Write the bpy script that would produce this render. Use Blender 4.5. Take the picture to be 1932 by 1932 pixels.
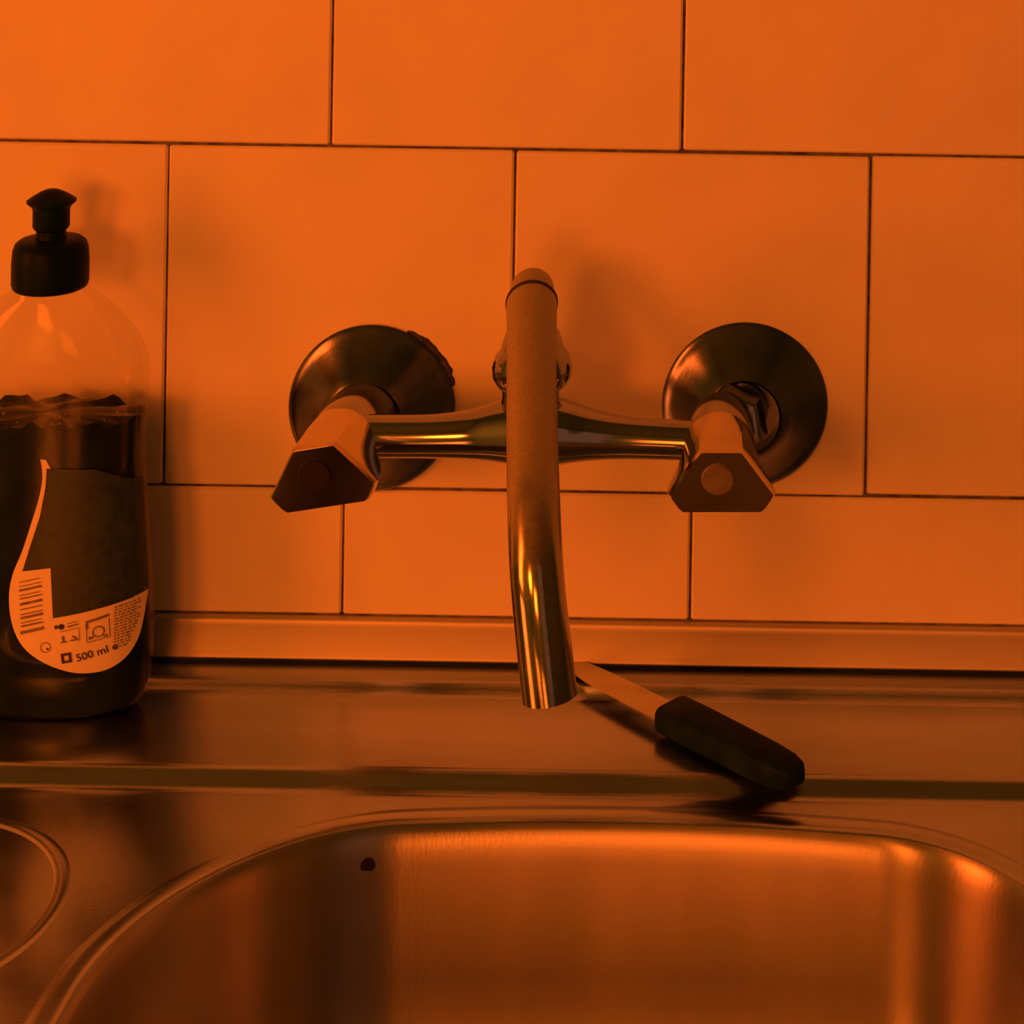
import bpy, bmesh, math, random
from mathutils import Matrix, Vector
random.seed(7)
MM = 0.001
scene = bpy.context.scene
C = scene.collection
for o in list(bpy.data.objects):
    bpy.data.objects.remove(o)

# ------------------------------------------------------------------ camera
cam_d = bpy.data.cameras.new('camera')
cam_d.sensor_width = 36.0
cam_d.lens = 36.0 * 3670.0 / 1932.0
cam_d.shift_x = -534.0 / 1932.0
cam_d.shift_y = -1466.0 / 1932.0
cam_d.clip_start = 0.01
cam = bpy.data.objects.new('camera', cam_d)
C.objects.link(cam)
cam.matrix_world = (Matrix.Translation((0, -0.83, 0.397)) @ Matrix.Rotation(math.radians(90), 4, 'X')
                    @ Matrix.Rotation(math.radians(0.95), 4, 'Z'))
scene.camera = cam

# ------------------------------------------------------------------ world, lights, exposure
scene.view_settings.view_transform = 'Standard'
scene.view_settings.look = 'None'
scene.view_settings.gamma = 1.0
scene.view_settings.use_curve_mapping = False
scene.view_settings.exposure = 0.12
world = bpy.data.worlds.new('world')
scene.world = world
world.use_nodes = True
bg = world.node_tree.nodes['Background']
bg.inputs[0].default_value = (1.0, 0.30, 0.10, 1)
bg.inputs[1].default_value = 0.26

def area_light(name, loc, rot, sx, sy, radiance, col):
    d = bpy.data.lights.new(name, 'AREA')
    d.shape = 'RECTANGLE'
    d.size, d.size_y = sx, sy
    d.energy = radiance * sx * sy * math.pi
    d.color = col
    o = bpy.data.objects.new(name, d)
    C.objects.link(o)
    o.location = loc
    o.rotation_euler = rot
    return o

R90 = math.radians(90)
# daylight in the window of the left wall
area_light('window_daylight', (-1.425, -0.86, 0.48), (0, -R90, 0), 0.90, 0.46, 11.0, (1.0, 0.114, 0.005))
# daylight in the window of the wall behind the camera
area_light('rear_window_daylight', (-0.30, -2.68, 0.30), (R90, 0, 0), 0.40, 0.56, 15.0, (1.0, 0.132, 0.006))
# round lamp hanging behind the sink user's left shoulder
pl = bpy.data.lights.new('globe_lamp_light', 'POINT')
pl.shadow_soft_size = 0.15
pl.energy = 21.0
pl.color = (1.0, 0.134, 0.006)
plo = bpy.data.objects.new('globe_lamp_light', pl)
C.objects.link(plo)
plo.location = (-0.64, -1.50, 0.44)

# ------------------------------------------------------------------ materials
def base_mat(name):
    m = bpy.data.materials.new(name)
    m.use_nodes = True
    nt = m.node_tree
    return m, nt, nt.nodes['Principled BSDF']

def grey(v):
    return (v, v, v, 1)

def noise_mat(name, lo, hi, scale=40.0, rough=0.5, rough_var=0.0, metallic=0.0, bump=0.0,
              bump_scale=200.0, stretch=(1, 1, 1), spec=0.5, tint=(1, 1, 1)):
    m, nt, p = base_mat(name)
    tc = nt.nodes.new('ShaderNodeTexCoord')
    mp = nt.nodes.new('ShaderNodeMapping')
    mp.inputs['Scale'].default_value = stretch
    nt.links.new(tc.outputs['Object'], mp.inputs['Vector'])
    n = nt.nodes.new('ShaderNodeTexNoise')
    n.inputs['Scale'].default_value = scale
    n.inputs['Detail'].default_value = 6
    nt.links.new(mp.outputs[0], n.inputs['Vector'])
    r = nt.nodes.new('ShaderNodeValToRGB')
    r.color_ramp.elements[0].position = 0.3
    r.color_ramp.elements[1].position = 0.7
    r.color_ramp.elements[0].color = (lo * tint[0], lo * tint[1], lo * tint[2], 1)
    r.color_ramp.elements[1].color = (hi * tint[0], hi * tint[1], hi * tint[2], 1)
    nt.links.new(n.outputs['Fac'], r.inputs[0])
    nt.links.new(r.outputs[0], p.inputs['Base Color'])
    p.inputs['Metallic'].default_value = metallic
    p.inputs['Specular IOR Level'].default_value = spec
    if rough_var:
        mr = nt.nodes.new('ShaderNodeMapRange')
        mr.inputs['To Min'].default_value = rough - rough_var
        mr.inputs['To Max'].default_value = rough + rough_var
        nt.links.new(n.outputs['Fac'], mr.inputs['Value'])
        nt.links.new(mr.outputs[0], p.inputs['Roughness'])
    else:
        p.inputs['Roughness'].default_value = rough
    if bump:
        n2 = nt.nodes.new('ShaderNodeTexNoise')
        n2.inputs['Scale'].default_value = bump_scale
        n2.inputs['Detail'].default_value = 4
        nt.links.new(mp.outputs[0], n2.inputs['Vector'])
        b = nt.nodes.new('ShaderNodeBump')
        b.inputs['Strength'].default_value = bump
        b.inputs['Distance'].default_value = 0.001
        nt.links.new(n2.outputs['Fac'], b.inputs['Height'])
        nt.links.new(b.outputs[0], p.inputs['Normal'])
    return m

M = {}
M['tile'] = noise_mat('glazed_tile', 0.84, 0.92, 22, 0.42, 0.06, bump=0.10, bump_scale=160, spec=0.35)
M['grout'] = noise_mat('grout', 0.04, 0.2, 160, 0.9, bump=0.5, bump_scale=900)
M['plaster'] = noise_mat('bounce_tint_plaster', 0.62, 0.72, 9, 0.8, bump=0.2, bump_scale=90, tint=(0.52, 1.0, 0.95))  # green tint added so the unseen walls shift the colour of bounced light
M['ceiling'] = noise_mat('reflection_dimming_paint', 0.18, 0.26, 9, 0.8, bump=0.2, bump_scale=90, tint=(0.55, 1.0, 0.95))  # unseen ceiling and right wall darkened to dim reflections in the steel
M['dark_floor'] = noise_mat('floor_lino', 0.10, 0.18, 6, 0.5, tint=(0.6, 1, 1))  # unseen floor, given the same added green tint for its bounced light
M['chrome'] = noise_mat('chrome', 0.32, 0.40, 60, 0.12, 0.03, metallic=1.0, tint=(1, 1.12, 1.6))
M['chrome_bright'] = noise_mat('bright_chrome', 0.60, 0.70, 60, 0.11, 0.03, metallic=1.0, tint=(1, 0.88, 0.75))  # lighter chrome copy: bright reflections on the handles put into the colour
M['chrome_dim'] = noise_mat('dim_chrome', 0.17, 0.25, 70, 0.22, 0.04, metallic=1.0, tint=(1, 1.2, 2.0), bump=0.03, bump_scale=600)  # darker chrome copy: the flanges' dark reflections put into the colour
M['steel'] = noise_mat('brushed_steel', 0.42, 0.52, 45, 0.24, 0.06, metallic=1.0, tint=(1, 1.18, 1.8), bump=0.025,
                       bump_scale=900, stretch=(0.25, 1, 1))
M['basin'] = noise_mat('basin_steel', 0.40, 0.50, 30, 0.35, 0.04, metallic=1.0, bump=0.03,
                       bump_scale=700, stretch=(1, 1, 0.4), tint=(1, 1.05, 1.3))
def brushed(m, aniso, rot, axis='Z'):
    nt = m.node_tree
    p = nt.nodes['Principled BSDF']
    tg = nt.nodes.new('ShaderNodeTangent')
    tg.direction_type = 'RADIAL'
    tg.axis = axis
    nt.links.new(tg.outputs[0], p.inputs['Tangent'])
    p.inputs['Anisotropic'].default_value = aniso
    p.inputs['Anisotropic Rotation'].default_value = rot
brushed(M['basin'], 0.85, 0.25)
M['trim'] = noise_mat('aluminium_trim', 0.64, 0.72, 50, 0.58, 0.05, metallic=1.0, stretch=(0.2, 1, 1))
M['black_plastic'] = noise_mat('black_plastic', 0.004, 0.009, 60, 0.4, spec=0.06, tint=(0.8, 3, 6))
M['dark_handle'] = noise_mat('dark_wood_handle', 0.005, 0.012, 120, 0.5, stretch=(1, 1, 1), bump=0.1, spec=0.06, tint=(0.8, 3, 6))
M['blade'] = noise_mat('knife_blade', 0.55, 0.65, 90, 0.22, 0.05, metallic=1.0)
M['rubber'] = noise_mat('rubber', 0.01, 0.02, 80, 0.7)
M['putty'] = noise_mat('putty', 0.03, 0.09, 260, 0.9, bump=0.8, bump_scale=700)
M['cap_grey'] = noise_mat('index_disc', 0.16, 0.24, 150, 0.4)
M['cabinet'] = noise_mat('cabinet_laminate', 0.35, 0.42, 5, 0.5)
M['label_light'] = noise_mat('label_paper', 0.84, 0.92, 60, 0.55)
M['label_dark'] = noise_mat('label_dark_print', 0.016, 0.04, 220, 0.45, tint=(0.8, 1.8, 3))
M['ink'] = noise_mat('label_ink', 0.03, 0.06, 300, 0.6)
M['ink_soft'] = noise_mat('label_fine_print', 0.12, 0.28, 900, 0.6)
M['hole'] = noise_mat('dark_hole', 0.004, 0.008, 50, 0.8)
M['glass'] = noise_mat('window_frame_paint', 0.6, 0.7, 8, 0.5)

def shell_mat():
    m = bpy.data.materials.new('clear_bottle_plastic')
    m.use_nodes = True
    nt = m.node_tree
    for n in list(nt.nodes):
        nt.nodes.remove(n)
    out = nt.nodes.new('ShaderNodeOutputMaterial')
    tr = nt.nodes.new('ShaderNodeBsdfTransparent')
    tr.inputs[0].default_value = (0.97, 0.97, 0.97, 1)
    gl = nt.nodes.new('ShaderNodeBsdfGlossy')
    gl.inputs['Color'].default_value = grey(0.8)
    gl.inputs['Roughness'].default_value = 0.08
    lw = nt.nodes.new('ShaderNodeLayerWeight')
    lw.inputs['Blend'].default_value = 0.22
    mr = nt.nodes.new('ShaderNodeMapRange')
    mr.inputs['To Min'].default_value = 0.008
    mr.inputs['To Max'].default_value = 0.30
    nt.links.new(lw.outputs['Facing'], mr.inputs['Value'])
    mx = nt.nodes.new('ShaderNodeMixShader')
    nt.links.new(mr.outputs[0], mx.inputs[0])
    nt.links.new(tr.outputs[0], mx.inputs[1])
    nt.links.new(gl.outputs[0], mx.inputs[2])
    nt.links.new(mx.outputs[0], out.inputs['Surface'])
    return m
M['shell'] = shell_mat()

def limescale_mat():
    """chrome whose upper run is dulled by limescale"""
    m, nt, p = base_mat('limescaled_chrome')
    tc = nt.nodes.new('ShaderNodeTexCoord')
    sx = nt.nodes.new('ShaderNodeSeparateXYZ')
    nt.links.new(tc.outputs['Object'], sx.inputs[0])
    n = nt.nodes.new('ShaderNodeTexNoise')
    n.inputs['Scale'].default_value = 90
    n.inputs['Detail'].default_value = 5
    nt.links.new(tc.outputs['Object'], n.inputs['Vector'])
    fine = nt.nodes.new('ShaderNodeTexNoise')
    fine.inputs['Scale'].default_value = 900
    nt.links.new(tc.outputs['Object'], fine.inputs['Vector'])
    ma = nt.nodes.new('ShaderNodeMath')
    ma.operation = 'MULTIPLY_ADD'
    ma.inputs[1].default_value = 0.030
    nt.links.new(n.outputs['Fac'], ma.inputs[0])
    nt.links.new(sx.outputs['Z'], ma.inputs[2])
    mr = nt.nodes.new('ShaderNodeMapRange')
    mr.inputs['From Min'].default_value = 0.022
    mr.inputs['From Max'].default_value = 0.052
    nt.links.new(ma.outputs[0], mr.inputs['Value'])
    mm = nt.nodes.new('ShaderNodeMapRange')
    mm.inputs['To Min'].default_value = 1.0
    mm.inputs['To Max'].default_value = 0.35
    nt.links.new(mr.outputs[0], mm.inputs['Value'])
    nt.links.new(mm.outputs[0], p.inputs['Metallic'])
    rr = nt.nodes.new('ShaderNodeMapRange')
    rr.inputs['To Min'].default_value = 0.12
    rr.inputs['To Max'].default_value = 0.42
    nt.links.new(mr.outputs[0], rr.inputs['Value'])
    nt.links.new(rr.outputs[0], p.inputs['Roughness'])
    cr = nt.nodes.new('ShaderNodeValToRGB')
    cr.color_ramp.elements[0].color = grey(0.26)
    cr.color_ramp.elements[1].color = grey(0.46)
    nt.links.new(fine.outputs['Fac'], cr.inputs[0])
    nt.links.new(cr.outputs[0], p.inputs['Base Color'])
    return m
M['limescale'] = limescale_mat()

def liquid_mat():
    m, nt, p = base_mat('dark_washing_liquid')
    p.inputs['Base Color'].default_value = (0.030, 0.030, 0.030, 1)
    p.inputs['Roughness'].default_value = 0.2
    p.inputs['Specular IOR Level'].default_value = 0.12
    n = nt.nodes.new('ShaderNodeTexNoise')
    n.inputs['Scale'].default_value = 55
    n.inputs['Detail'].default_value = 5
    tc = nt.nodes.new('ShaderNodeTexCoord')
    nt.links.new(tc.outputs['Object'], n.inputs['Vector'])
    r = nt.nodes.new('ShaderNodeValToRGB')
    r.color_ramp.elements[0].position = 0.35
    r.color_ramp.elements[1].position = 0.75
    r.color_ramp.elements[0].color = (0.003, 0.010, 0.02, 1)
    r.color_ramp.elements[1].color = (0.016, 0.036, 0.06, 1)
    nt.links.new(n.outputs['Fac'], r.inputs[0])
    nt.links.new(r.outputs[0], p.inputs['Base Color'])
    return m
M['liquid'] = liquid_mat()

# ------------------------------------------------------------------ mesh helpers (coordinates in mm)
def add_tags(o, label=None, cat=None, group=None, kind=None):
    if label: o['label'] = label
    if cat: o['category'] = cat
    if group: o['group'] = group
    if kind: o['kind'] = kind
    return o

def root_origin(parent):
    v = Vector((0, 0, 0))
    while parent is not None:
        v += parent.location
        parent = parent.parent
    return v

def obj(name, verts, faces, mat, parent=None, smooth=35, sub=0):
    me = bpy.data.meshes.new(name)
    o0 = root_origin(parent)
    me.from_pydata([(Vector(v) * MM - o0) for v in verts], [], faces)
    bm = bmesh.new()
    bm.from_mesh(me)
    bmesh.ops.remove_doubles(bm, verts=bm.verts, dist=1e-6)
    bmesh.ops.recalc_face_normals(bm, faces=bm.faces)
    bm.to_mesh(me)
    bm.free()
    if smooth:
        me.polygons.foreach_set('use_smooth', [True] * len(me.polygons))
        me.set_sharp_from_angle(angle=math.radians(smooth))
    me.materials.append(M[mat])
    o = bpy.data.objects.new(name, me)
    C.objects.link(o)
    if parent:
        o.parent = parent
    if sub:
        md = o.modifiers.new('subdivision', 'SUBSURF')
        md.levels = md.render_levels = sub
    return o

def empty(name, loc):
    o = bpy.data.objects.new(name, None)
    C.objects.link(o)
    o.location = Vector(loc) * MM
    o.empty_display_size = 0.02
    return o

def loft(rings, cap0=True, cap1=True):
    n = len(rings[0])
    v, f = [], []
    for r in rings:
        v += r
    for i in range(len(rings) - 1):
        for j in range(n):
            k = (j + 1) % n
            f.append((i * n + j, i * n + k, (i + 1) * n + k, (i + 1) * n + j))
    if cap0:
        f.append(tuple(range(n))[::-1])
    if cap1:
        b = (len(rings) - 1) * n
        f.append(tuple(range(b, b + n)))
    return v, f

def ring(c, ax, r, n=40, phase=0.0, sq=1.0):
    ax = Vector(ax).normalized()
    up = Vector((0, 0, 1)) if abs(ax.z) < 0.9 else Vector((0, 1, 0))
    e1 = ax.cross(up).normalized()
    e2 = e1.cross(ax).normalized()
    c = Vector(c)
    return [tuple(c + e1 * (r * math.cos(2 * math.pi * j / n + phase)) + e2 * (r * sq * math.sin(2 * math.pi * j / n + phase)))
            for j in range(n)]

def lathe(c0, ax, prof, n=48, phase=0.0):
    """prof: list of (distance along axis, radius)"""
    ax = Vector(ax).normalized()
    return loft([ring(Vector(c0) + ax * t, ax, r, n, phase) for t, r in prof])

def spline(pts, m=10):
    """catmull-rom through points of any dimension"""
    out = []
    P = [pts[0]] + list(pts) + [pts[-1]]
    for i in range(1, len(P) - 2):
        p0, p1, p2, p3 = P[i - 1], P[i], P[i + 1], P[i + 2]
        for s in range(m):
            t = s / m
            out.append(tuple(0.5 * (2 * b + (c - a) * t + (2 * a - 5 * b + 4 * c - d) * t * t + (3 * b - a - 3 * c + d) * t ** 3)
                             for a, b, c, d in zip(p0, p1, p2, p3)))
    out.append(tuple(pts[-1]))
    return out

def tube(path, n=36, cap0=True, cap1=True, ref=(1, 0, 0)):
    """path: list of (x, y, z, r); frame kept close to ref"""
    rings = []
    for i, p in enumerate(path):
        a = Vector(path[max(i - 1, 0)][:3])
        b = Vector(path[min(i + 1, len(path) - 1)][:3])
        t = (b - a).normalized()
        e1 = Vector(ref) - t * t.dot(Vector(ref))
        e1.normalize()
        e2 = t.cross(e1)
        c = Vector(p[:3])
        rings.append([tuple(c + (e1 * math.cos(2 * math.pi * j / n) + e2 * math.sin(2 * math.pi * j / n)) * p[3]) for j in range(n)])
    return loft(rings, cap0, cap1)

def box(x0, x1, y0, y1, z0, z1):
    v = [(x, y, z) for x in (x0, x1) for y in (y0, y1) for z in (z0, z1)]
    f = [(0, 1, 3, 2), (4, 6, 7, 5), (0, 4, 5, 1), (2, 3, 7, 6), (0, 2, 6, 4), (1, 5, 7, 3)]
    return v, f

def join(*parts):
    v, f = [], []
    for pv, pf in parts:
        b = len(v)
        v += pv
        f += [tuple(i + b for i in q) for q in pf]
    return v, f

def bevel_box(x0, x1, y0, y1, z0, z1, b):
    """box with chamfered edges, as verts and faces"""
    bm = bmesh.new()
    v, f = box(x0, x1, y0, y1, z0, z1)
    bv = [bm.verts.new(p) for p in v]
    for q in f:
        bm.faces.new([bv[i] for i in q])
    bmesh.ops.recalc_face_normals(bm, faces=bm.faces)
    bmesh.ops.bevel(bm, geom=list(bm.edges), offset=b, segments=1, affect='EDGES', profile=0.5)
    bm.verts.index_update()
    V = [tuple(p.co) for p in bm.verts]
    Fc = [tuple(p.index for p in q.verts) for q in bm.faces]
    bm.free()
    return V, Fc

def extrude_x(prof, x0, x1, closed=True):
    n = len(prof)
    v = [(x0, y, z) for y, z in prof] + [(x1, y, z) for y, z in prof]
    f = [(i, (i + 1) % n, n + (i + 1) % n, n + i) for i in range(n if closed else n - 1)]
    if closed:
        f += [tuple(range(n))[::-1], tuple(range(n, 2 * n))]
    return v, f

# ------------------------------------------------------------------ the room
X0, X1, Y0, Z0, Z1 = -1450, 1300, -2700, -900, 1600
wall_back = obj('wall_back', *box(X0, X1, 0, 80, Z0, Z1), 'plaster', smooth=0)
add_tags(wall_back, 'light tiled wall above the steel sink', 'wall', kind='structure')
floor = obj('floor', *box(X0, X1, Y0, 0, Z0 - 60, Z0), 'dark_floor', smooth=0)
add_tags(floor, 'dark kitchen floor below the sink unit', 'floor', kind='structure')
ceiling = obj('ceiling', *box(X0, X1, Y0, 0, Z1, Z1 + 60), 'ceiling', smooth=0)
add_tags(ceiling, 'unseen kitchen ceiling, darkened to dim reflections', 'ceiling', kind='structure')
wall_right = obj('wall_right', *box(X1, X1 + 80, Y0, 0, Z0, Z1), 'ceiling', smooth=0)
add_tags(wall_right, 'unseen side wall right of the sink, darkened to dim the basin', 'wall', kind='structure')
# left wall with the window opening
wy0, wy1, wz0, wz1 = -1100, -620, 20, 940
wall_left = obj('wall_left', *join(box(X0 - 80, X0, Y0, wy0, Z0, Z1), box(X0 - 80, X0, wy1, 0, Z0, Z1),
                                   box(X0 - 80, X0, wy0, wy1, Z0, wz0), box(X0 - 80, X0, wy0, wy1, wz1, Z1)), 'plaster', smooth=0)
add_tags(wall_left, 'plain plastered side wall with the window, left of the sink', 'wall', kind='structure')
fy0, fy1, fx0, fx1, fz0, fz1 = Y0 - 80, Y0, -510, -90, 10, 590
wall_front = obj('wall_front', *join(box(X0, fx0, fy0, fy1, Z0, Z1), box(fx1, 400, fy0, fy1, Z0, Z1), box(fx0, fx1, fy0, fy1, Z0, fz0),
                                     box(fx0, fx1, fy0, fy1, fz1, Z1)), 'plaster', smooth=0)
add_tags(wall_front, 'plain plastered wall with a window, facing the sink', 'wall', kind='structure')
win2 = obj('window_2', *join(box(fx0, fx0 + 10, fy0 + 20, fy1 - 10, fz0, fz1), box(fx1 - 10, fx1, fy0 + 20, fy1 - 10, fz0, fz1),
                             box(fx0 + 10, fx1 - 10, fy0 + 20, fy1 - 10, fz0, fz0 + 10), box(fx0 + 10, fx1 - 10, fy0 + 20, fy1 - 10, fz1 - 10, fz1)),
           'glass', smooth=0)
add_tags(win2, 'painted window frame in the wall facing the sink', 'window', kind='structure')
win = obj('window_1', *join(box(X0 - 70, X0 - 20, wy0, wy0 + 40, wz0, wz1), box(X0 - 70, X0 - 20, wy1 - 40, wy1, wz0, wz1),
                            box(X0 - 70, X0 - 20, wy0 + 40, wy1 - 40, wz0, wz0 + 40), box(X0 - 70, X0 - 20, wy0 + 40, wy1 - 40, wz1 - 40, wz1)),
          'glass', smooth=0)
add_tags(win, 'painted window frame in the left side wall', 'window', kind='structure')

# tile bed and tiles
obj('grout', *box(-1100, 700, -2.6, 0, 14, 812), 'grout', wall_back, smooth=0)
ROWZ = [(20.0, 73.9), (74.1, 219.0), (219.2, 366.5), (366.7, 514), (514.2, 661.5), (661.7, 809)]
SEAM = {0: (-186.4, -38.5), 1: (-263.1, -115.8, 35.2), 2: (-194.3, -45.1), 3: (-262, -114, 36), 4: (-190, -42), 5: (-262, -114, 36)}
PROUD = {(1, -115.8): 0.75, (1, 35.2): -0.55, (1, -263.1): 0.1, (0, -186.4): 0.25, (0, -38.5): 0.05, (2, -194.3): 0.2, (2, -45.1): 0.0}
tile_cache = {}
for r, (z0, z1) in enumerate(ROWZ):
    s = list(SEAM[r])
    while s[0] > -960: s.insert(0, s[0] - 149.0)
    while s[-1] < 560: s.append(s[-1] + 149.0)
    for a, b in zip(s[:-1], s[1:]):
        g = 0.55 + random.uniform(-0.12, 0.15)
        w, h = round(b - a - 2 * g, 1), round(z1 - z0 - 2 * g, 1)
        key = (w, h)
        if key not in tile_cache:
            V, Fc = bevel_box(-w / 2, w / 2, -2.0, 2.0, -h / 2, h / 2, 0.8)
            me = bpy.data.meshes.new('tile')
            me.from_pydata([Vector(p) * MM for p in V], [], Fc)
            me.materials.append(M['tile'])
            tile_cache[key] = me
        t = bpy.data.objects.new('tile', tile_cache[key])
        C.objects.link(t)
        t.parent = wall_back
        pr = PROUD.get((r, a), random.uniform(-0.25, 0.3))
        t.location = Vector(((a + b) / 2, -2.1 - pr, (z0 + z1) / 2)) * MM
        t.rotation_euler = (random.uniform(-.002, .002), random.uniform(-.0012, .0012), random.uniform(-.002, .002))

# aluminium strip at the foot of the tiles
tr = obj('trim_1', *extrude_x([(-1.0, 19.6), (-5.0, 19.6), (-6.2, 19.0), (-6.6, 17.6), (-6.5, 16.2), (-6.6, 4.0), (-6.9, 2.8),
                               (-6.2, 1.9), (-1.0, 1.9)], -1090, 690), 'trim', smooth=50)
add_tags(tr, 'shiny metal edge strip along the foot of the tiles', 'trim', kind='structure')

# ------------------------------------------------------------------ sink unit
sink = empty('kitchen_sink', (-50, -290, -900))
add_tags(sink, 'brushed stainless steel sink unit with a wide rounded basin', 'sink')
SX0, SX1 = -760, 560
def smooth_steps(a, b, n=6):
    out = []
    for i in range(n + 1):
        t = i / n
        s = t * t * (3 - 2 * t)
        out.append((a[0] + (b[0] - a[0]) * t, a[1] + (b[1] - a[1]) * s))
    return out
deck_prof = [(-0.3, -14.0), (-0.3, 0.6), (-0.8, 1.0)] + smooth_steps((-18.5, 1.0), (-27.5, -3.0)) + smooth_steps((-80.0, -3.0), (-90.5, -9.0)) + [(-94, -9.0)]
BC = (-59.0, -272.0)
BXL, BXR, BYB, BYF = -223.0, 107.0, -106.0, -438.0      # rim of the basin
RL, RR = 85.0, 70.0
KC, KS = 24, 14
def basin_ring(off, z):
    """rounded rectangle offset outwards by off; same number of points for every ring"""
    out = []
    x0, x1, y0, y1 = BXL - off, BXR + off, BYF - off, BYB + off
    rl, rr = max(RL + off, 14.0), max(RR + off, 14.0)
    cs = [(x1 - rr, y1 - rr, rr, 0), (x0 + rl, y1 - rl, rl, 90), (x0 + rl, y0 + rl, rl, 180), (x1 - rr, y0 + rr, rr, 270)]
    for i, (cx, cy, r, a0) in enumerate(cs):
        for k in range(KC + 1):
            a = math.radians(a0 + 90 * k / KC)
            out.append((cx + r * math.cos(a), cy + r * math.sin(a), z))
        nx, ny, nr, na = cs[(i + 1) % 4]
        e = (nx + nr * math.cos(math.radians(na)), ny + nr * math.sin(math.radians(na)))
        b = out[-1]
        for k in range(1, KS):
            t = k / KS
            out.append((b[0] + (e[0] - b[0]) * t, b[1] + (e[1] - b[1]) * t, z))
    # the back and front walls bow gently outwards
    return [(x, y - (1 if y > BC[1] else -1) * (x + 59.0) ** 2 / 1600.0 * min(1.0, abs(y - BC[1]) / 80.0), zz) for x, y, zz in out]
OX0, OX1, OY0, OY1 = SX0, SX1, -560.0, -94.0
def outer_ring(z):
    rim = basin_ring(12, z)
    n = KC + KS
    corner = [(OX1, OY1), (OX0, OY1), (OX0, OY0), (OX1, OY0)]
    out = []
    for i, p in enumerate(rim):
        q, k = divmod(i, n)
        if k > KC:      # straight run: go square to the edge
            out.append(((p[0], OY1), (OX0, p[1]), (p[0], OY0), (OX1, p[1]))[q] + (z,))
        else:
            c = corner[q]
            a, b = rim[q * n], rim[q * n + KC]
            pa = ((OX1, a[1]), (a[0], OY1), (OX0, a[1]), (a[0], OY0))[q]
            pb = ((b[0], OY1), (OX0, b[1]), (b[0], OY0), (OX1, b[1]))[q]
            h = KC / 2
            if k <= h:
                t = k / h
                out.append((pa[0] + (c[0] - pa[0]) * t, pa[1] + (c[1] - pa[1]) * t, z))
            else:
                t = (k - h) / h
                out.append((c[0] + (pb[0] - c[0]) * t, c[1] + (pb[1] - c[1]) * t, z))
    return out
dv, df = extrude_x(deck_prof, SX0, SX1, closed=False)
rows = [outer_ring(-9.0)]
for off, z in ((11.5, -9.0), (10, -8.8), (8.5, -8.4), (6.5, -8.2), (3.0, -8.2), (1.0, -8.5), (0, -9.2)):
    rows.append(basin_ring(off, z))
plate = loft(rows, False, False)
front = join(extrude_x([(-560, -9.0), (-563, -9.4), (-565, -11.5), (-565, -40), (-562, -40), (-562, -12)], SX0, SX1, True))
deck = obj('deck', *join((dv, df), plate, front), 'steel', sink, smooth=40)
rows = []
for off, z in ((0, -9.2), (-0.9, -9.9), (-1.9, -11.4), (-2.8, -13.8), (-3.5, -17.0), (-4.0, -22), (-7.0, -62)):
    rows.append(basin_ring(off, z))
for i in range(1, 9):
    a = math.pi / 2 * i / 8
    rows.append(basin_ring(-7 - 46 * (1 - math.cos(a)), -62 - 50 * math.sin(a)))
for off, z in ((-80, -113), (-115, -114), (-135, -115)):
    rows.append(basin_ring(off, z))
basin = obj('basin', *loft(rows, False, True), 'basin', sink, smooth=60)
obj('drain', *lathe((BC[0], BC[1], -116), (0, 0, 1), [(0, 24), (2.4, 24), (3.0, 22), (1.6, 12), (1.4, 0.5)], 40), 'chrome', basin)
obj('overflow_hole', *lathe((-149.9, -115.9, -20.5), (-0.25, 0.97, 0.03), [(-0.3, 0.5), (-0.25, 2.7), (1.5, 2.7), (1.6, 0.4)], 20), 'hole', basin)
# round pressed ring on the drainer beside the basin
v, f = [], []
NR, NS = 96, 8
for i in range(NR):
    t = 2 * math.pi * i / NR
    for j in range(NS):
        q = 2 * math.pi * j / NS
        rr = 56 + 3.2 * math.cos(q)
        v.append((-303 + rr * math.cos(t), -166 + rr * math.sin(t), -9.2 + 0.9 * math.sin(q)))
for i in range(NR):
    for j in range(NS):
        f.append((i * NS + j, ((i + 1) % NR) * NS + j, ((i + 1) % NR) * NS + (j + 1) % NS, i * NS + (j + 1) % NS))
obj('pressed_ring', v, f, 'steel', sink)

# base cabinet that carries the sink top
cab = empty('base_cabinet', (-100, -285, -900))
add_tags(cab, 'plain base cabinet under the steel sink top', 'cabinet')
obj('side_panel', *box(-740, -722, -540, -20, -900, -20), 'cabinet', cab, smooth=0)
obj('side_panel', *box(522, 540, -540, -20, -900, -20), 'cabinet', cab, smooth=0)
obj('rail', *box(-722, 522, -540, -520, -60, -18), 'cabinet', cab, smooth=0)
for x0, x1 in ((-740, -314), (-312, 112), (114, 540)):
    d = obj('door', *bevel_box(x0, x1, -558, -541, -860, -62, 1.5), 'cabinet', cab, smooth=0)
    obj('handle', *bevel_box((x0 + x1) / 2 - 60, (x0 + x1) / 2 + 60, -572, -558.2, -110, -100, 2), 'chrome', d)

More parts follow.
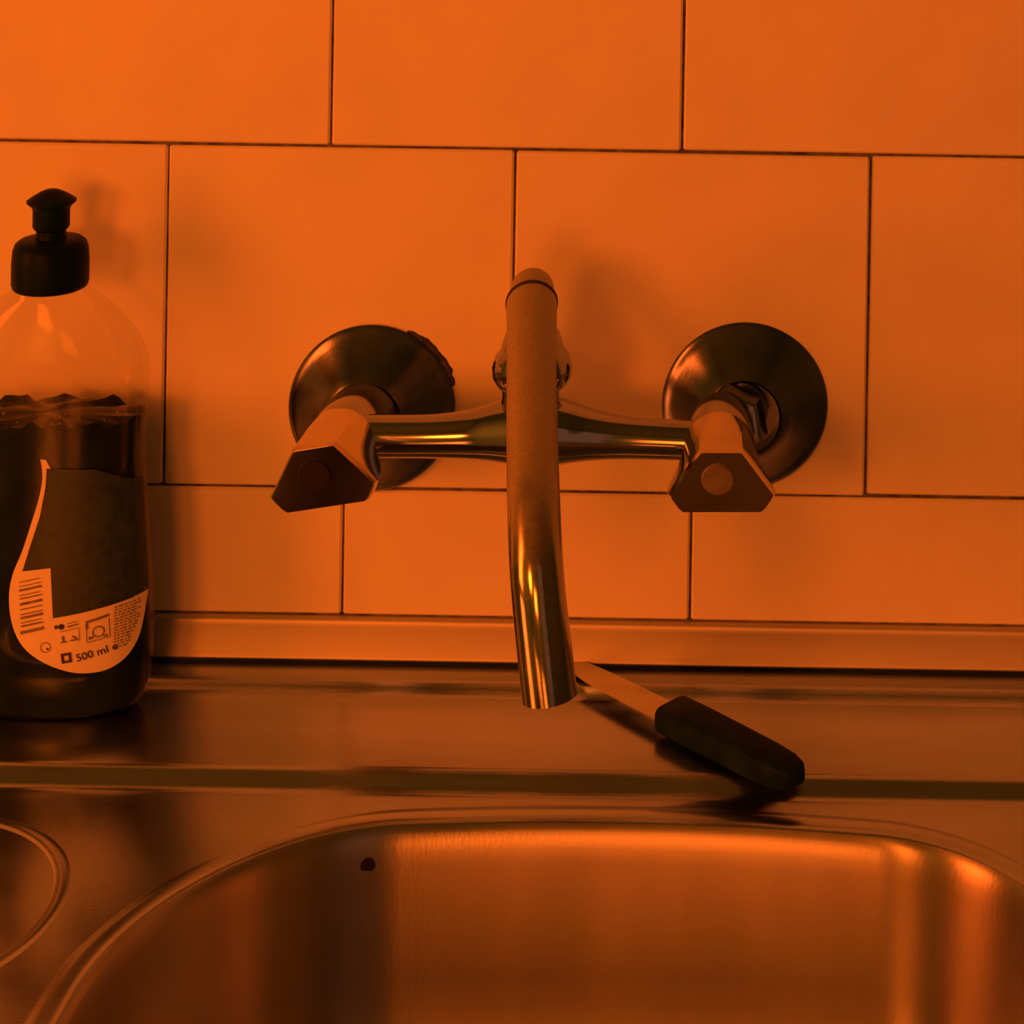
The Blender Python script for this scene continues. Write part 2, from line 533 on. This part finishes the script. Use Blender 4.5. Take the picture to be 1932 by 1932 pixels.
# ------------------------------------------------------------------ wall tap
tap = empty('kitchen_faucet', (-99.5, 0, 112))
add_tags(tap, 'chrome two-handle wall faucet with a long curved spout', 'faucet')
FL = [(-174.8, 108.7), (-16.6, 112.4)]
BE = [(-174.2, 115.5), (-25.2, 116.5)]
BD = -60.0
for (fx, fz), (bx, bz) in zip(FL, BE):
    left = fx < -100
    obj('wall_flange', *lathe((fx, -2.2, fz), (0, -1, 0),
        [(0, 34.6), (1.5, 35.3), (3.2, 35.2), (4.2, 34.3), (4.8, 33.0), (6.5, 30.5), (11.0, 25.0), (15.5, 19.8), (18.5, 17.0), (19.3, 15.8), (18.0, 14.8), (10, 14.5)], 72),
        'chrome_dim', tap, smooth=30)
    ax = Vector((bx - fx, BD + 4, bz - fz))
    c0 = Vector((fx, -4, fz))
    L = ax.length
    n0 = c0 + ax.normalized() * 10
    obj('union_pipe', *lathe(n0, ax, [(0, 11.5), (26, 11.5)], 36), 'chrome', tap)
    obj('union_nut', *lathe(c0 + ax.normalized() * 23, ax, [(0, 13.2), (0.8, 14.6), (12.0, 14.6), (13.0, 13.2), (13.4, 11.8)], 6 if not left else 40, 0.3), 'chrome', tap, smooth=25)
# body: one casting, arms swelling towards the middle, with turned ends and a neck
mid = -99.6
arm = []
for x, r, z in ((-176, 8.4, 116.4), (-160, 8.3, 116.8), (-140, 8.4, 117.2), (-124, 9.4, 118.0), (-113, 11.6, 119.2), (-104, 13.6, 120.0),
                (-96, 13.8, 120.2), (-87, 12.4, 119.6), (-76, 9.8, 118.6), (-62, 8.2, 117.8), (-42, 7.7, 117.2), (-24, 7.8, 116.8)):
    arm.append((x, BD, z, r))
arm = spline(arm, 6)
body_parts = [tube(arm, 40, ref=(0, 0, 1))]
for bx, bz in BE:
    body_parts.append(lathe((bx, -37, bz), (0, -1, 0), [(0, 10.5), (0.8, 12.6), (6, 13.4), (22, 13.6), (28, 12.6), (29, 10.0)], 48))
body_parts.append(lathe((-100.2, BD, 116), (0, 0, 1), [(0, 12), (6, 13.2), (12, 12.4), (18, 11.2), (22, 11.4)], 48))
obj('body', *join(*body_parts), 'chrome', tap, smooth=40)
obj('spout_nut', *lathe((-100.0, -59, 136.5), (0, 0, 1), [(0, 11.5), (1.5, 13.6), (5, 15.6), (9, 15.8), (13, 14.6), (15.5, 12.6), (19, 11.6), (22, 10.6), (23.5, 9.4)], 48), 'chrome', tap, smooth=30)
# spout: up, forward along a falling arch, then down
sp = spline([(-101, -57, 140, 8.8), (-101, -57, 160, 8.8), (-100.6, -60, 171.5, 8.6), (-99.4, -67, 177.6, 8.4), (-98.4, -76, 178.4, 8.4), (-97.0, -86, 176.0, 8.4)], 8)
obj('spout_elbow', *tube(sp, 40), 'limescale', tap, smooth=60)
sp = spline([(-97.4, -83.5, 176.8, 9.7), (-96.2, -92, 173.8, 9.5), (-92.6, -118, 162.0, 9.1), (-88.0, -148, 147.0, 9.0), (-85.0, -166, 136.5, 9.0), (-82.6, -178, 124.5, 9.0),
             (-80.6, -184, 112, 9.0), (-78.0, -187, 95, 9.05), (-75.6, -188.5, 78.5, 9.1)], 9)
sp_o = sp
tdir = Vector(sp[1][:3]) - Vector(sp[0][:3])
obj('seal_ring', *lathe(Vector(sp[0][:3]) - tdir.normalized() * 2.6, tdir, [(0, 8.2), (0.4, 9.5), (1.2, 10.0), (2.6, 10.0), (3.2, 9.4)], 44), 'rubber', tap)
inner = [(p[0], p[1], p[2], 7.6) for p in sp[-6:]]
v1 = tube(sp_o, 44, True, False)
v2 = tube(inner, 44, True, False)
n = 44
vv, ff = join(v1, v2)
b1 = (len(sp_o) - 1) * n
b2 = len(v1[0]) + (len(inner) - 1) * n
for j in range(n):
    k = (j + 1) % n
    ff.append((b1 + j, b1 + k, b2 + k, b2 + j))
obj('spout', vv, ff, 'limescale', tap, smooth=50)
obj('aerator', *lathe((-75.9, -188.3, 80.5), (0.14, -0.09, -1), [(0, 7.4), (1.5, 7.4), (1.6, 0.4)], 32), 'rubber', tap)

# handles: round hub flaring to a three-sided grip with cut corners
HEX = [(-16.2, -14.0), (16.2, -14.0), (20.8, -7.0), (8.0, 11.6), (-8.0, 11.6), (-20.8, -7.0)]
def hex_ring(s, n=60, rnd=0.0):
    pts = []
    P = [(x * s, z * s) for x, z in HEX]
    per = []
    for i in range(6):
        a, b = P[i], P[(i + 1) % 6]
        per.append(math.hypot(b[0] - a[0], b[1] - a[1]))
    # sampled by angle so that rings of different shape line up
    for j in range(n):
        th = 2 * math.pi * j / n
        c, sn = math.cos(th), math.sin(th)
        best = 1e9
        for i in range(6):
            a, b = P[i], P[(i + 1) % 6]
            ex, ez = b[0] - a[0], b[1] - a[1]
            den = c * ez - sn * ex
            if abs(den) < 1e-9: continue
            t = (a[0] * ez - a[1] * ex) / den
            u = (a[0] * sn - a[1] * c) / den
            if t > 0 and -1e-6 <= u <= 1 + 1e-6:
                best = min(best, t)
        pts.append((best * c, best * sn))
    return pts
def circ(r, n=60):
    return [(r * math.cos(2 * math.pi * j / n), r * math.sin(2 * math.pi * j / n)) for j in range(n)]
def mix(p, q, t):
    return [(a[0] + (b[0] - a[0]) * t, a[1] + (b[1] - a[1]) * t) for a, b in zip(p, q)]
def make_handle(cx, cz, rot, tipx, tipz, disc):
    c, s = math.cos(rot), math.sin(rot)
    secs = [(-64, circ(12.0), 0), (-65, circ(13.8), 0), (-70, mix(circ(14.2), hex_ring(0.95), 0.25), 0), (-77, mix(circ(14.6), hex_ring(0.97), 0.6), 0),
            (-86, mix(circ(15.0), hex_ring(0.98), 0.88), 0.05), (-97.0, hex_ring(1.0), 0.2), (-98.6, hex_ring(0.985), 0.2),
            (-100.6, hex_ring(0.94), 0.2), (-100.62, hex_ring(0.93), 0.2), (-100.62, hex_ring(0.92), 0.2), (-100.62, hex_ring(0.45), 0.2)]
    rings = []
    for y, sec, sl in secs:
        t = (-64 - y) / 38.0
        ox, oz = cx + (tipx - cx) * t, cz + (tipz - cz) * t
        rings.append([(ox + x * c - z * s, y - z * sl, oz + x * s + z * c) for x, z in sec])
    h = obj('handle', *loft(rings), 'chrome_bright', tap, smooth=28)
    obj('index_cap', *lathe((tipx - 1.5, -99.8, tipz + 0.4), (0, -1, -0.2), [(0, 6.3), (1.2, 6.3), (2.0, 5.8), (2.1, 0.5)], 40), disc, h)
    return h
hl = make_handle(-174.2, 115.5, math.radians(9.5), -173.9, 116.6, 'hole')
hl['label'] = 'handle with a black empty centre'
hr = make_handle(-25.2, 116.5, math.radians(1.0), -22.8, 117.3, 'cap_grey')
hr['label'] = 'handle with a pale centre disc'

# rough putty at the edge of the left flange
rnd = random.Random(3)
vv, ff = [], []
pts = []
for i in range(15):
    a = math.radians(66 - i * 3.6)
    r = 35.6 + rnd.uniform(-0.2, 0.6)
    pts.append((-174.8 + r * math.cos(a), -3.0 - rnd.uniform(0, 0.8), 108.7 + r * math.sin(a), rnd.uniform(1.1, 2.1) * (0.6 if i in (0, 14) else 1)))
pu = obj('putty', *tube(pts, 9, ref=(0, 1, 0)), 'putty', wall_back, smooth=60)

# ------------------------------------------------------------------ bottle
BX, BY, BZ = -299.5, -38.0, -3.0
bottle = empty('dish_soap_bottle', (BX, BY, BZ))
add_tags(bottle, 'clear bottle of dark dish soap with a black cap', 'bottle')
PROF = [(-3, 33, 11.5), (-2.4, 36, 12.5), (0, 39.5, 14.5), (4, 41.8, 16.5), (10, 43.2, 18.5), (24, 44.2, 20), (46, 43.4, 20.2), (68, 41.9, 19.8), (88, 40.4, 19.3), (101, 39.4, 19),
        (117, 39.8, 18.8), (133, 40.3, 18.6), (141, 38.9, 18.2), (149, 35.2, 17.4), (156, 29.0, 16.2), (161, 23.0, 15.0), (164.5, 17.6, 14.2), (166.5, 15.2, 13.6), (171, 14.2, 13.4)]
PR = spline(PROF, 6)
def ab(z):
    for p, q in zip(PR[:-1], PR[1:]):
        if p[0] <= z <= q[0]:
            t = (z - p[0]) / max(q[0] - p[0], 1e-6)
            return p[1] + (q[1] - p[1]) * t, p[2] + (q[2] - p[2]) * t
    return PR[-1][1:]
SN = 2.25
def sec(a, b, z, n=72, k=1.0):
    out = []
    for j in range(n):
        t = 2 * math.pi * j / n
        c, s = math.cos(t), math.sin(t)
        out.append((BX + k * a * abs(c) ** (2 / SN) * (1 if c >= 0 else -1), BY + k * b * abs(s) ** (2 / SN) * (1 if s >= 0 else -1), z))
    return out
obj('bottle_body', *loft([sec(a, b, z) for z, a, b in PR], True, False), 'shell', bottle, smooth=80)
LEVEL = 116.5
lr = [sec(a - 0.9, b - 0.9, max(z, -2.0)) for z, a, b in PR if z < LEVEL - 1]
a_, b_ = ab(LEVEL)
top = sec(a_ - 0.9, b_ - 0.9, LEVEL)
lr.append([(x, y, z + 1.3 * math.sin(x * 0.31) + 0.9 * math.sin(x * 0.7 + y * .5)) for x, y, z in top])
for k, dz in ((0.75, -0.5), (0.4, 0.4), (0.05, 0)):
    lr.append([(BX + (x - BX) * k, BY + (y - BY) * k, LEVEL + dz + 1.3 * math.sin(x * 0.31 * k) * k) for x, y, z in top])
liq = obj('washing_liquid', *loft(lr), 'liquid', bottle, smooth=60)
liq['label'] = 'dark washing liquid filling two thirds of the bottle'
# foam bubbles along the liquid line
rb = random.Random(5)
fv = []
for i in range(16):
    x = rb.uniform(-30, 36)
    z = LEVEL + rb.uniform(0.5, 5.0)
    a_, b_ = ab(z)
    y = BY - (b_ - 2.2) * max(0.0, 1 - abs(x / a_) ** SN) ** (1 / SN)
    r = rb.uniform(0.3, 0.8)
    fv.append(lathe((BX + x, y, z - r), (0, 0, 1), [(0.02 * r, 0.1 * r), (0.3 * r, 0.72 * r), (r, r), (1.7 * r, 0.72 * r), (1.98 * r, 0.1 * r)], 10))
fo = obj('foam', *join(*fv), 'cap_grey', liq, smooth=80)
fo['kind'] = 'stuff'
# cap
def circ_sec(r, z, sq=1.0, n=48):
    return [(BX + r * math.cos(2 * math.pi * j / n), BY + r * sq * math.sin(2 * math.pi * j / n), z) for j in range(n)]
cap = obj('cap', *loft([circ_sec(r, z) for z, r in ((167.0, 13.4), (167.6, 14.4), (169.5, 15.0), (178, 15.0), (183, 14.6), (185.4, 13.8), (186.8, 12.0), (187.2, 8.0), (187.4, 5.0))]), 'black_plastic', bottle, smooth=40)
obj('nozzle', *loft([circ_sec(r, z) for z, r in ((186.6, 6.2), (190.5, 5.7), (191.2, 6.6), (192.2, 7.2), (199, 7.2), (200.4, 7.8), (202.0, 9.6), (202.8, 9.6), (204.6, 7.0), (206.0, 4.6), (206.9, 2.6), (207.1, 0.5))]), 'black_plastic', cap, smooth=40)

# label: pieces laid on the curved front of the bottle (local x, z in mm)
def surf(x, z, off):
    a, b = ab(z)
    q = min(abs(x) / a, 0.992)
    y = -b * (1 - q ** SN) ** (1 / SN)
    nx = SN * (q ** (SN - 1)) / a * (1 if x > 0 else -1)
    ny = -SN * ((abs(y) / b) ** (SN - 1)) / b
    L = math.hypot(nx, ny) or 1
    xx = max(-a * 0.992, min(a * 0.992, x))
    return (BX + xx + off * nx / L, BY + y + off * ny / L, z)
def patch(poly, off, dz=0.8, dx=1.6):
    """fills a polygon in bands and lays it on the bottle"""
    zs = sorted(set([round(p[1], 3) for p in poly]))
    lv = []
    for a, b in zip(zs[:-1], zs[1:]):
        k = max(1, int(math.ceil((b - a) / dz)))
        lv += [a + (b - a) * i / k for i in range(k)]
    lv.append(zs[-1])
    def cuts(z):
        out = []
        for i in range(len(poly)):
            (x0, z0), (x1, z1) = poly[i], poly[(i + 1) % len(poly)]
            if (z0 <= z) != (z1 <= z):
                out.append(x0 + (z - z0) / (z1 - z0) * (x1 - x0))
        return sorted(out)
    v, f = [], []
    for z0, z1 in zip(lv[:-1], lv[1:]):
        e = (z1 - z0) * 1e-3
        c0, c1 = cuts(z0 + e), cuts(z1 - e)
        if len(c0) != len(c1): continue
        for i in range(0, len(c0) - 1, 2):
            w = max(c0[i + 1] - c0[i], c1[i + 1] - c1[i])
            k = max(1, int(math.ceil(w / dx)))
            for j in range(k):
                b = len(v)
                xs = [c0[i] + (c0[i + 1] - c0[i]) * j / k, c0[i] + (c0[i + 1] - c0[i]) * (j + 1) / k,
                      c1[i] + (c1[i + 1] - c1[i]) * (j + 1) / k, c1[i] + (c1[i + 1] - c1[i]) * j / k]
                v += [surf(xs[0], z0, off), surf(xs[1], z0, off), surf(xs[2], z1, off), surf(xs[3], z1, off)]
                f.append((b, b + 1, b + 2, b + 3))
    return v, f
OUTER = [(4.46, 104.21), (5.4, 97.48), (4.29, 89.06), (1.33, 78.5), (-1.86, 67.93), (-5.53, 58.36), (-6.65, 48.85), (-4.98, 38.38), (-0.6, 30.07), (6.81, 24.24), (16.03, 20.19), (22.95, 18.83), (30.51, 19.25), (36.68, 22.38), (40.6, 28.12), (42.2, 35.36), (43.0, 46.6), (41.79, 48.91), (30.06, 49.59), (12.52, 51.09), (10.33, 60.61), (12.11, 76.37), (9.0, 99.6), (6.6, 104.1)]
DARK = [(7.01, 100.64), (6.72, 93.27), (4.83, 81.69), (1.66, 71.14), (-1.52, 60.15), (9.5, 61.47), (10.84, 41.65), (20.62, 43.09), (31.96, 45.02), (43.0, 46.75), (42.3, 62.2), (41.2, 77.49), (40.0, 92.03), (25.57, 99.23)]
OUTER = spline(OUTER[:17], 4) + OUTER[17:]
label = obj('paper_label', *patch(OUTER, 0.20), 'label_light', bottle, smooth=80)
label['label'] = 'teardrop shaped pale label with small print'
obj('label_dark_field', *patch(DARK, 0.34), 'label_dark', label, smooth=80)
def bar(x, z, w, h, ang):
    c, s = math.cos(math.radians(ang)), math.sin(math.radians(ang))
    return [(x + u * c - q * s, z + u * s + q * c) for u, q in ((0, 0), (w, 0), (w, h), (0, h))]
def prints(name, polys, mat, off=0.46, dz=0.5, dx=1.2):
    return obj(name, *join(*[patch(p, off, dz, dx) for p in polys]), mat, label, smooth=80)
# barcode on the left panel: short strokes stacked downwards
bars = []
z = 55.6
for h, gap in ((0.35, 1.3), (0.3, 1.5), (0.8, 1.0), (0.35, 1.0), (0.5, 1.9), (1.0, 0.8), (0.4, 1.6), (0.4, 1.2), (0.9, 0.7), (0.35, 1.2), (0.7, 0.6)):
    bars.append(bar(-2.7 + (55.6 - z) * 0.07, z, 9.0, h, 13))
    z -= h + gap
prints('barcode', bars, 'ink_soft')
prints('barcode_number', [bar(-1.6 + i * 1.05, 35.2 + i * 0.25, 0.75, 1.3, 13) for i in range(9)], 'ink_soft')
def ringpoly(x, z, r, w, n=20):
    return [[(x + rr * math.cos(2 * math.pi * q / n), z + rr * math.sin(2 * math.pi * q / n)) for rr, q in ((r, i), (r, i + 1), (r - w, i + 1), (r - w, i))] for i in range(n)]
prints('round_mark', ringpoly(8.15, 30.12, 2.1, 0.3), 'ink_soft', dz=0.3)
prints('round_mark_dot', [[(8.9 + 0.45 * math.cos(2 * math.pi * q / 10), 29.5 + 0.45 * math.sin(2 * math.pi * q / 10)) for q in range(10)]], 'ink', dz=0.3)
prints('dot_mark', [[(14.1 + 1.15 * math.cos(2 * math.pi * q / 14), 38.2 + 1.15 * math.sin(2 * math.pi * q / 14)) for q in range(14)], bar(11.7, 37.3, 1.2, 1.4, 12)], 'ink', dz=0.3)
prints('pictogram', [bar(16.4, 37.8, 4.2, 0.6, 12), bar(16.6, 39.2, 4.2, 0.3, 12), bar(13.9, 31.6, 2.6, 0.5, 8), bar(14.6, 32.1, 0.9, 2.4, 8),
                     bar(18.0, 34.2, 2.8, 0.7, -38), bar(17.4, 32.2, 2.9, 0.6, 8), bar(13.2, 36.0, 8.0, 0.25, 10), bar(20.9, 32.0, 0.25, 5.0, 4)], 'ink_soft', dz=0.4)
prints('framed_panel', [bar(23.2, 38.8, 8.6, 1.0, 14), bar(23.2, 36.6, 0.9, 2.2, 6), bar(24.2, 31.2, 8.0, 0.35, 10), bar(31.7, 33.0, 0.3, 7.0, 4), bar(23.6, 31.2, 0.3, 5.4, 3)]
       + ringpoly(27.8, 35.2, 2.3, 0.5, 14) + [bar(24.6, 32.2, 1.6, 1.2, 20), bar(29.6, 32.8, 1.6, 0.8, 12)], 'ink_soft', dz=0.4)
prints('square_mark', [bar(14.5, 23.4, 3.9, 1.0, 8), bar(14.1, 26.4, 3.9, 1.0, 8), bar(14.4, 24.2, 1.0, 2.6, 8), bar(17.2, 24.6, 1.0, 2.6, 8)], 'ink', dz=0.4)
# fine print: rows of short dashes
rf = random.Random(11)
dash = []
for i in range(15):
    z = 43.6 - i * 1.15
    x = 33.2
    xe = 41.6 - max(0, i - 6) * 0.42
    while x < xe:
        w = rf.uniform(0.5, 1.5)
        if x + w < xe:
            dash.append(bar(x, z + (x - 33) * 0.12, w, 0.55, 7))
        x += w + rf.uniform(0.3, 0.5)
prints('fine_print', dash, 'ink_soft', dz=0.6)
# "500 ml" lettering
def letters(name, text, x, z, size, ang, mat):
    cu = bpy.data.curves.new(name, 'FONT')
    cu.body = text
    cu.size = size
    cu.offset = size * 0.012
    cu.resolution_u = 3
    to = bpy.data.objects.new(name + '_curve', cu)
    C.objects.link(to)
    me = bpy.data.meshes.new_from_object(to.evaluated_get(bpy.context.evaluated_depsgraph_get()))
    bpy.data.objects.remove(to)
    c, s = math.cos(math.radians(ang)), math.sin(math.radians(ang))
    vs = [surf(x + p.co.x * c - p.co.y * s, z + p.co.x * s + p.co.y * c, 0.5) for p in me.vertices]
    fs = [tuple(q.vertices) for q in me.polygons]
    bpy.data.meshes.remove(me)
    return obj(name, vs, fs, mat, label, smooth=0)
letters('volume_lettering', '500 ml e', 20.1, 23.9, 4.3, 13, 'ink')

# ------------------------------------------------------------------ knife
knife = empty('paring_knife', (-20, -65, -3))
add_tags(knife, 'small knife with a dark handle lying on the steel ledge', 'knife')
kd = Vector((0.735, -0.678, 0)).normalized()     # from blade to handle end
kp = Vector((0.678, 0.735, 0)).normalized()      # across, towards the wall
K0 = Vector((-43.5, -50.5, 3.6))                 # where handle and blade meet
def kpt(t, w, h):
    z = K0.z + h - 0.012 * (-t if t < 0 else 0)
    p = K0 + kd * t + kp * w
    return (p.x, p.y, z)
bl = []
for t, wl, wr, th in ((4, -6.4, 6.6, 0.9), (-4, -6.6, 6.8, 0.9), (-25, -6.4, 6.8, 0.8), (-45, -5.6, 6.6, 0.7), (-56, -3.6, 6.0, 0.6), (-63, -0.2, 5.2, 0.5), (-68, 3.6, 4.6, 0.3)):
    bl.append([kpt(t, wl, 0), kpt(t, wl + 1.0, th / 2), kpt(t, wr, th), kpt(t, wr, -th * 0.2), kpt(t, wl + 1.0, -th / 2)])
obj('blade', *loft(bl), 'blade', knife, smooth=40)
hd = []
for t, wh, hh in ((0, 8.6, 5.0), (0.4, 8.9, 5.3), (15, 8.8, 5.6), (35, 8.4, 5.6), (52, 8.2, 5.4), (62, 7.6, 5.0), (67, 6.2, 4.2), (69.5, 4.0, 2.8), (70.4, 1.2, 1.0)):
    r = []
    for j in range(24):
        a = 2 * math.pi * j / 24
        c, s = math.cos(a), math.sin(a)
        r.append(kpt(t, wh * abs(c) ** 0.4 * (1 if c > 0 else -1), 0.6 + hh * abs(s) ** 0.5 * (1 if s > 0 else -1)))
    hd.append(r)
kh = obj('handle', *loft(hd), 'dark_handle', knife, smooth=50)
